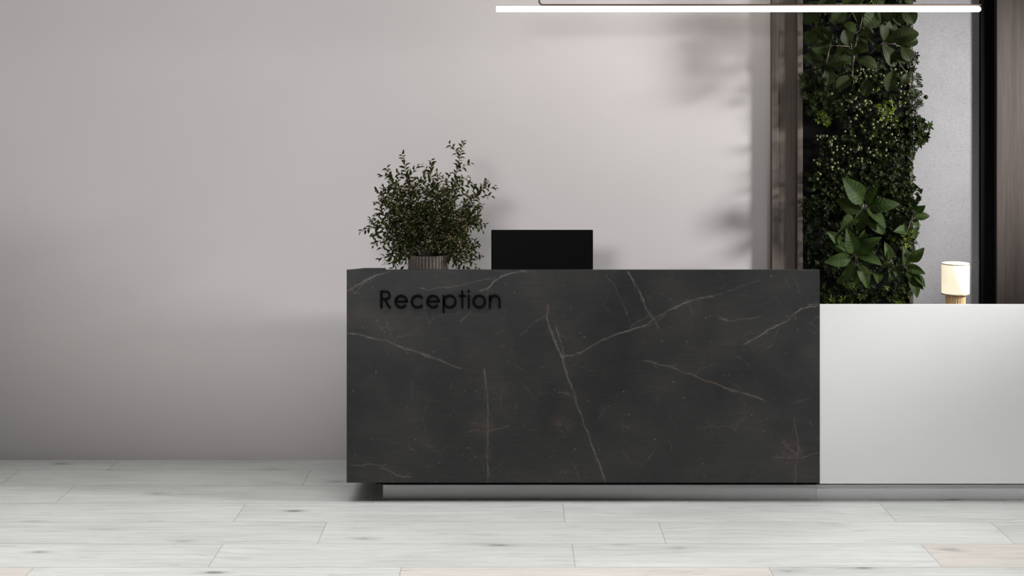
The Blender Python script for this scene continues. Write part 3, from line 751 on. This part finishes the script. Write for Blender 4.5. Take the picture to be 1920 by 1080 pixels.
def bigplant(name, label, ox, oy, sc, centre, leaves, Yc, wr, prof, matn, seed, extra=(), group='broad leaved plants on the green wall'):
    """leaves: (base px, base py, tip px, tip py[, width factor]) in the plant's own measured frame"""
    rnd = random.Random(seed)
    cc = P(ox+centre[0]/sc, oy+centre[1]/sc, Yc)
    root = empty(name, (cc.x, 6.998, cc.z), label, 'plant', group)
    fm, sm, rm = MB(), MB(), MB()
    for L in leaves:
        bx, by, tx, ty = L[:4]; wf = L[4] if len(L) > 4 else 1.0
        yb = Yc + rnd.uniform(-.01, .02); yt = Yc + rnd.uniform(-.055, .035)
        p0 = P(ox+bx/sc, oy+by/sc, yb); p1 = P(ox+tx/sc, oy+ty/sc, yt)
        ln = (p1-p0).length
        n = Vector((rnd.uniform(-.45, .45), -1, rnd.uniform(-.1, .7)))
        mid, nn = fm.leaf(p0, p1, ln*wr*wf, n, arch=rnd.uniform(.04, .12), fold=rnd.uniform(.15, .4), ns=44, nc=5, prof=prof, corr=ln*0.010, ribs=rnd.choice((8, 9, 10)), curl=rnd.uniform(0, .12))
        sg_ = -1 if nn.y > 0 else 1
        rm.tube([q + nn*sg_*0.0004 for q in mid[::4]], .0009, 5, .0003)
        if (Vector((bx, by)) - Vector(centre)).length > 6:
            sm.tube([cc, (cc+p0)/2 + Vector((0, -.004, .004)), p0], .0012, 6)
    sm.tube([cc, cc+Vector((0.004, (6.996-Yc)*.5, -.02)), Vector((cc.x, 6.996, cc.z-.05))], .0022, 7)
    for path in extra: sm.tube([P(ox+a/sc, oy+c_/sc, Yc-.012) for a, c_ in path], .0015, 6)
    fm.build('foliage', M[matn], root); sm.build('stem', M['palestem'], root); rm.build('midribs', M['rib'], root)
    return root
O3 = (1480, 0, 5.4)
bigplant('broadleaf_plant', 'large ribbed leaves on pale stalks at the upper left of the green wall', *O3, (415, 455),
    [(425,445,270,340),(412,462,290,548),(425,445,330,270,.8),(415,455,235,290,.9),(400,470,225,500),(380,650,378,872,.9),(372,642,215,585),(370,640,150,560,.8),(330,240,290,250),(240,300,190,440)],
    6.80, .74, 'obov', 'leaftop', 21, [[(415,460),(500,462),(620,472)]])
bigplant('broadleaf_plant', 'large ribbed leaves around the pale twisting stem top centre of the green wall', *O3, (650, 560),
    [(610,475,800,490),(640,500,650,555,1.2),(600,480,480,560),(690,345,560,235),(690,340,525,440),(705,350,858,330),(720,370,785,435),(650,600,395,640,.8),(660,595,885,690,.8),(632,770,485,900,.8),(640,765,690,810),(600,470,560,300),(790,790,765,975,.9),(650,350,650,440)],
    6.74, .76, 'obov', 'leaftop', 22, [[(745,130),(735,200),(715,310),(620,365),(632,480),(655,570),(640,770),(655,850)]])
bigplant('broadleaf_plant', 'broadest ribbed leaves at the upper right overhanging the concrete wall', *O3, (945, 435),
    [(945,425,1060,215,.85),(960,430,1310,330,.62),(940,450,1085,670,.75),(925,450,880,505),(1080,440,1305,410,.75),(1130,470,1235,615),(1080,540,1175,640,.9),(960,420,930,250,.8),(1040,720,1000,930,.7),(1190,740,1145,850),(1000,480,1010,640)],
    6.74, .80, 'obov', 'leaftop', 23)
bigplant('broadleaf_plant', 'row of big drooping leaves directly behind and below the tube light', *O3, (700, 60),
    [(330,60,150,240,.8),(420,50,480,250,.8),(560,60,450,230),(620,60,740,220),(900,70,770,265),(960,60,900,250,.8),(1150,60,1265,235,.9),(1080,60,1130,260,.8),(1040,50,1000,210),(250,20,160,120),(700,-60,560,60),(820,-80,960,30),(450,-60,330,40),(1150,-60,1240,30)],
    6.76, .80, 'obov', 'leaftop', 24)
O5 = (1480, 310, 3.857)
bigplant('broadleaf_plant', 'topmost of the lower large leaved plants with pointed ribbed leaves', *O5, (538, 285),
    [(530,270,395,90,.95),(520,330,335,245,.8),(560,285,645,140,.5),(570,300,798,278,.72),(560,310,705,450,.75),(560,380,700,503,.7),(530,330,500,490,.9),(500,350,365,480,.7),(520,300,470,190,.7)],
    6.82, .74, 'ovate', 'leafbig', 31)
bigplant('broadleaf_plant', 'star of wide pointed leaves lowest left among the large leaved plants', *O5, (475, 650),
    [(470,640,415,455,.8),(485,640,662,518,.7),(500,650,672,720,.8),(480,645,565,727,.45),(500,720,570,893,.8),(495,710,480,895,.6),(480,700,355,865,.65),(445,670,250,700,.72),(430,630,265,560,.75),(370,560,272,480,.8),(520,560,545,470,.9)],
    6.76, .74, 'ovate', 'leafbig', 32)
bigplant('broadleaf_plant', 'small leaved rosette between the two lowest large leaved plants', *O5, (740, 685),
    [(720,690,690,552,.85),(745,690,665,745,.9),(755,720,805,850,.6),(740,760,720,850,.7),(640,780,640,860,.9)],
    6.84, .74, 'ovate', 'leafbig', 33)
bigplant('broadleaf_plant', 'lowest right large leaved plant spreading over the concrete edge', *O5, (840, 742),
    [(838,740,828,578,.72),(870,690,976,600,.85),(850,735,985,785,.75),(850,750,970,900,.65),(880,800,925,958,.8),(900,790,985,880,.8),(780,700,800,720,.8)],
    6.80, .74, 'ovate', 'leafbig', 34)
bigplant('broadleaf_plant', 'rounded dark leaves at right jutting over the concrete above the lamp', *O5, (880, 400),
    [(905,380,1017,365,1.0),(890,400,935,450,1.2),(905,330,985,290,.9),(850,470,755,480,.8),(840,510,800,425,.9),(900,450,915,540,.8)],
    6.85, .66, 'ovate', 'leafbig', 35)
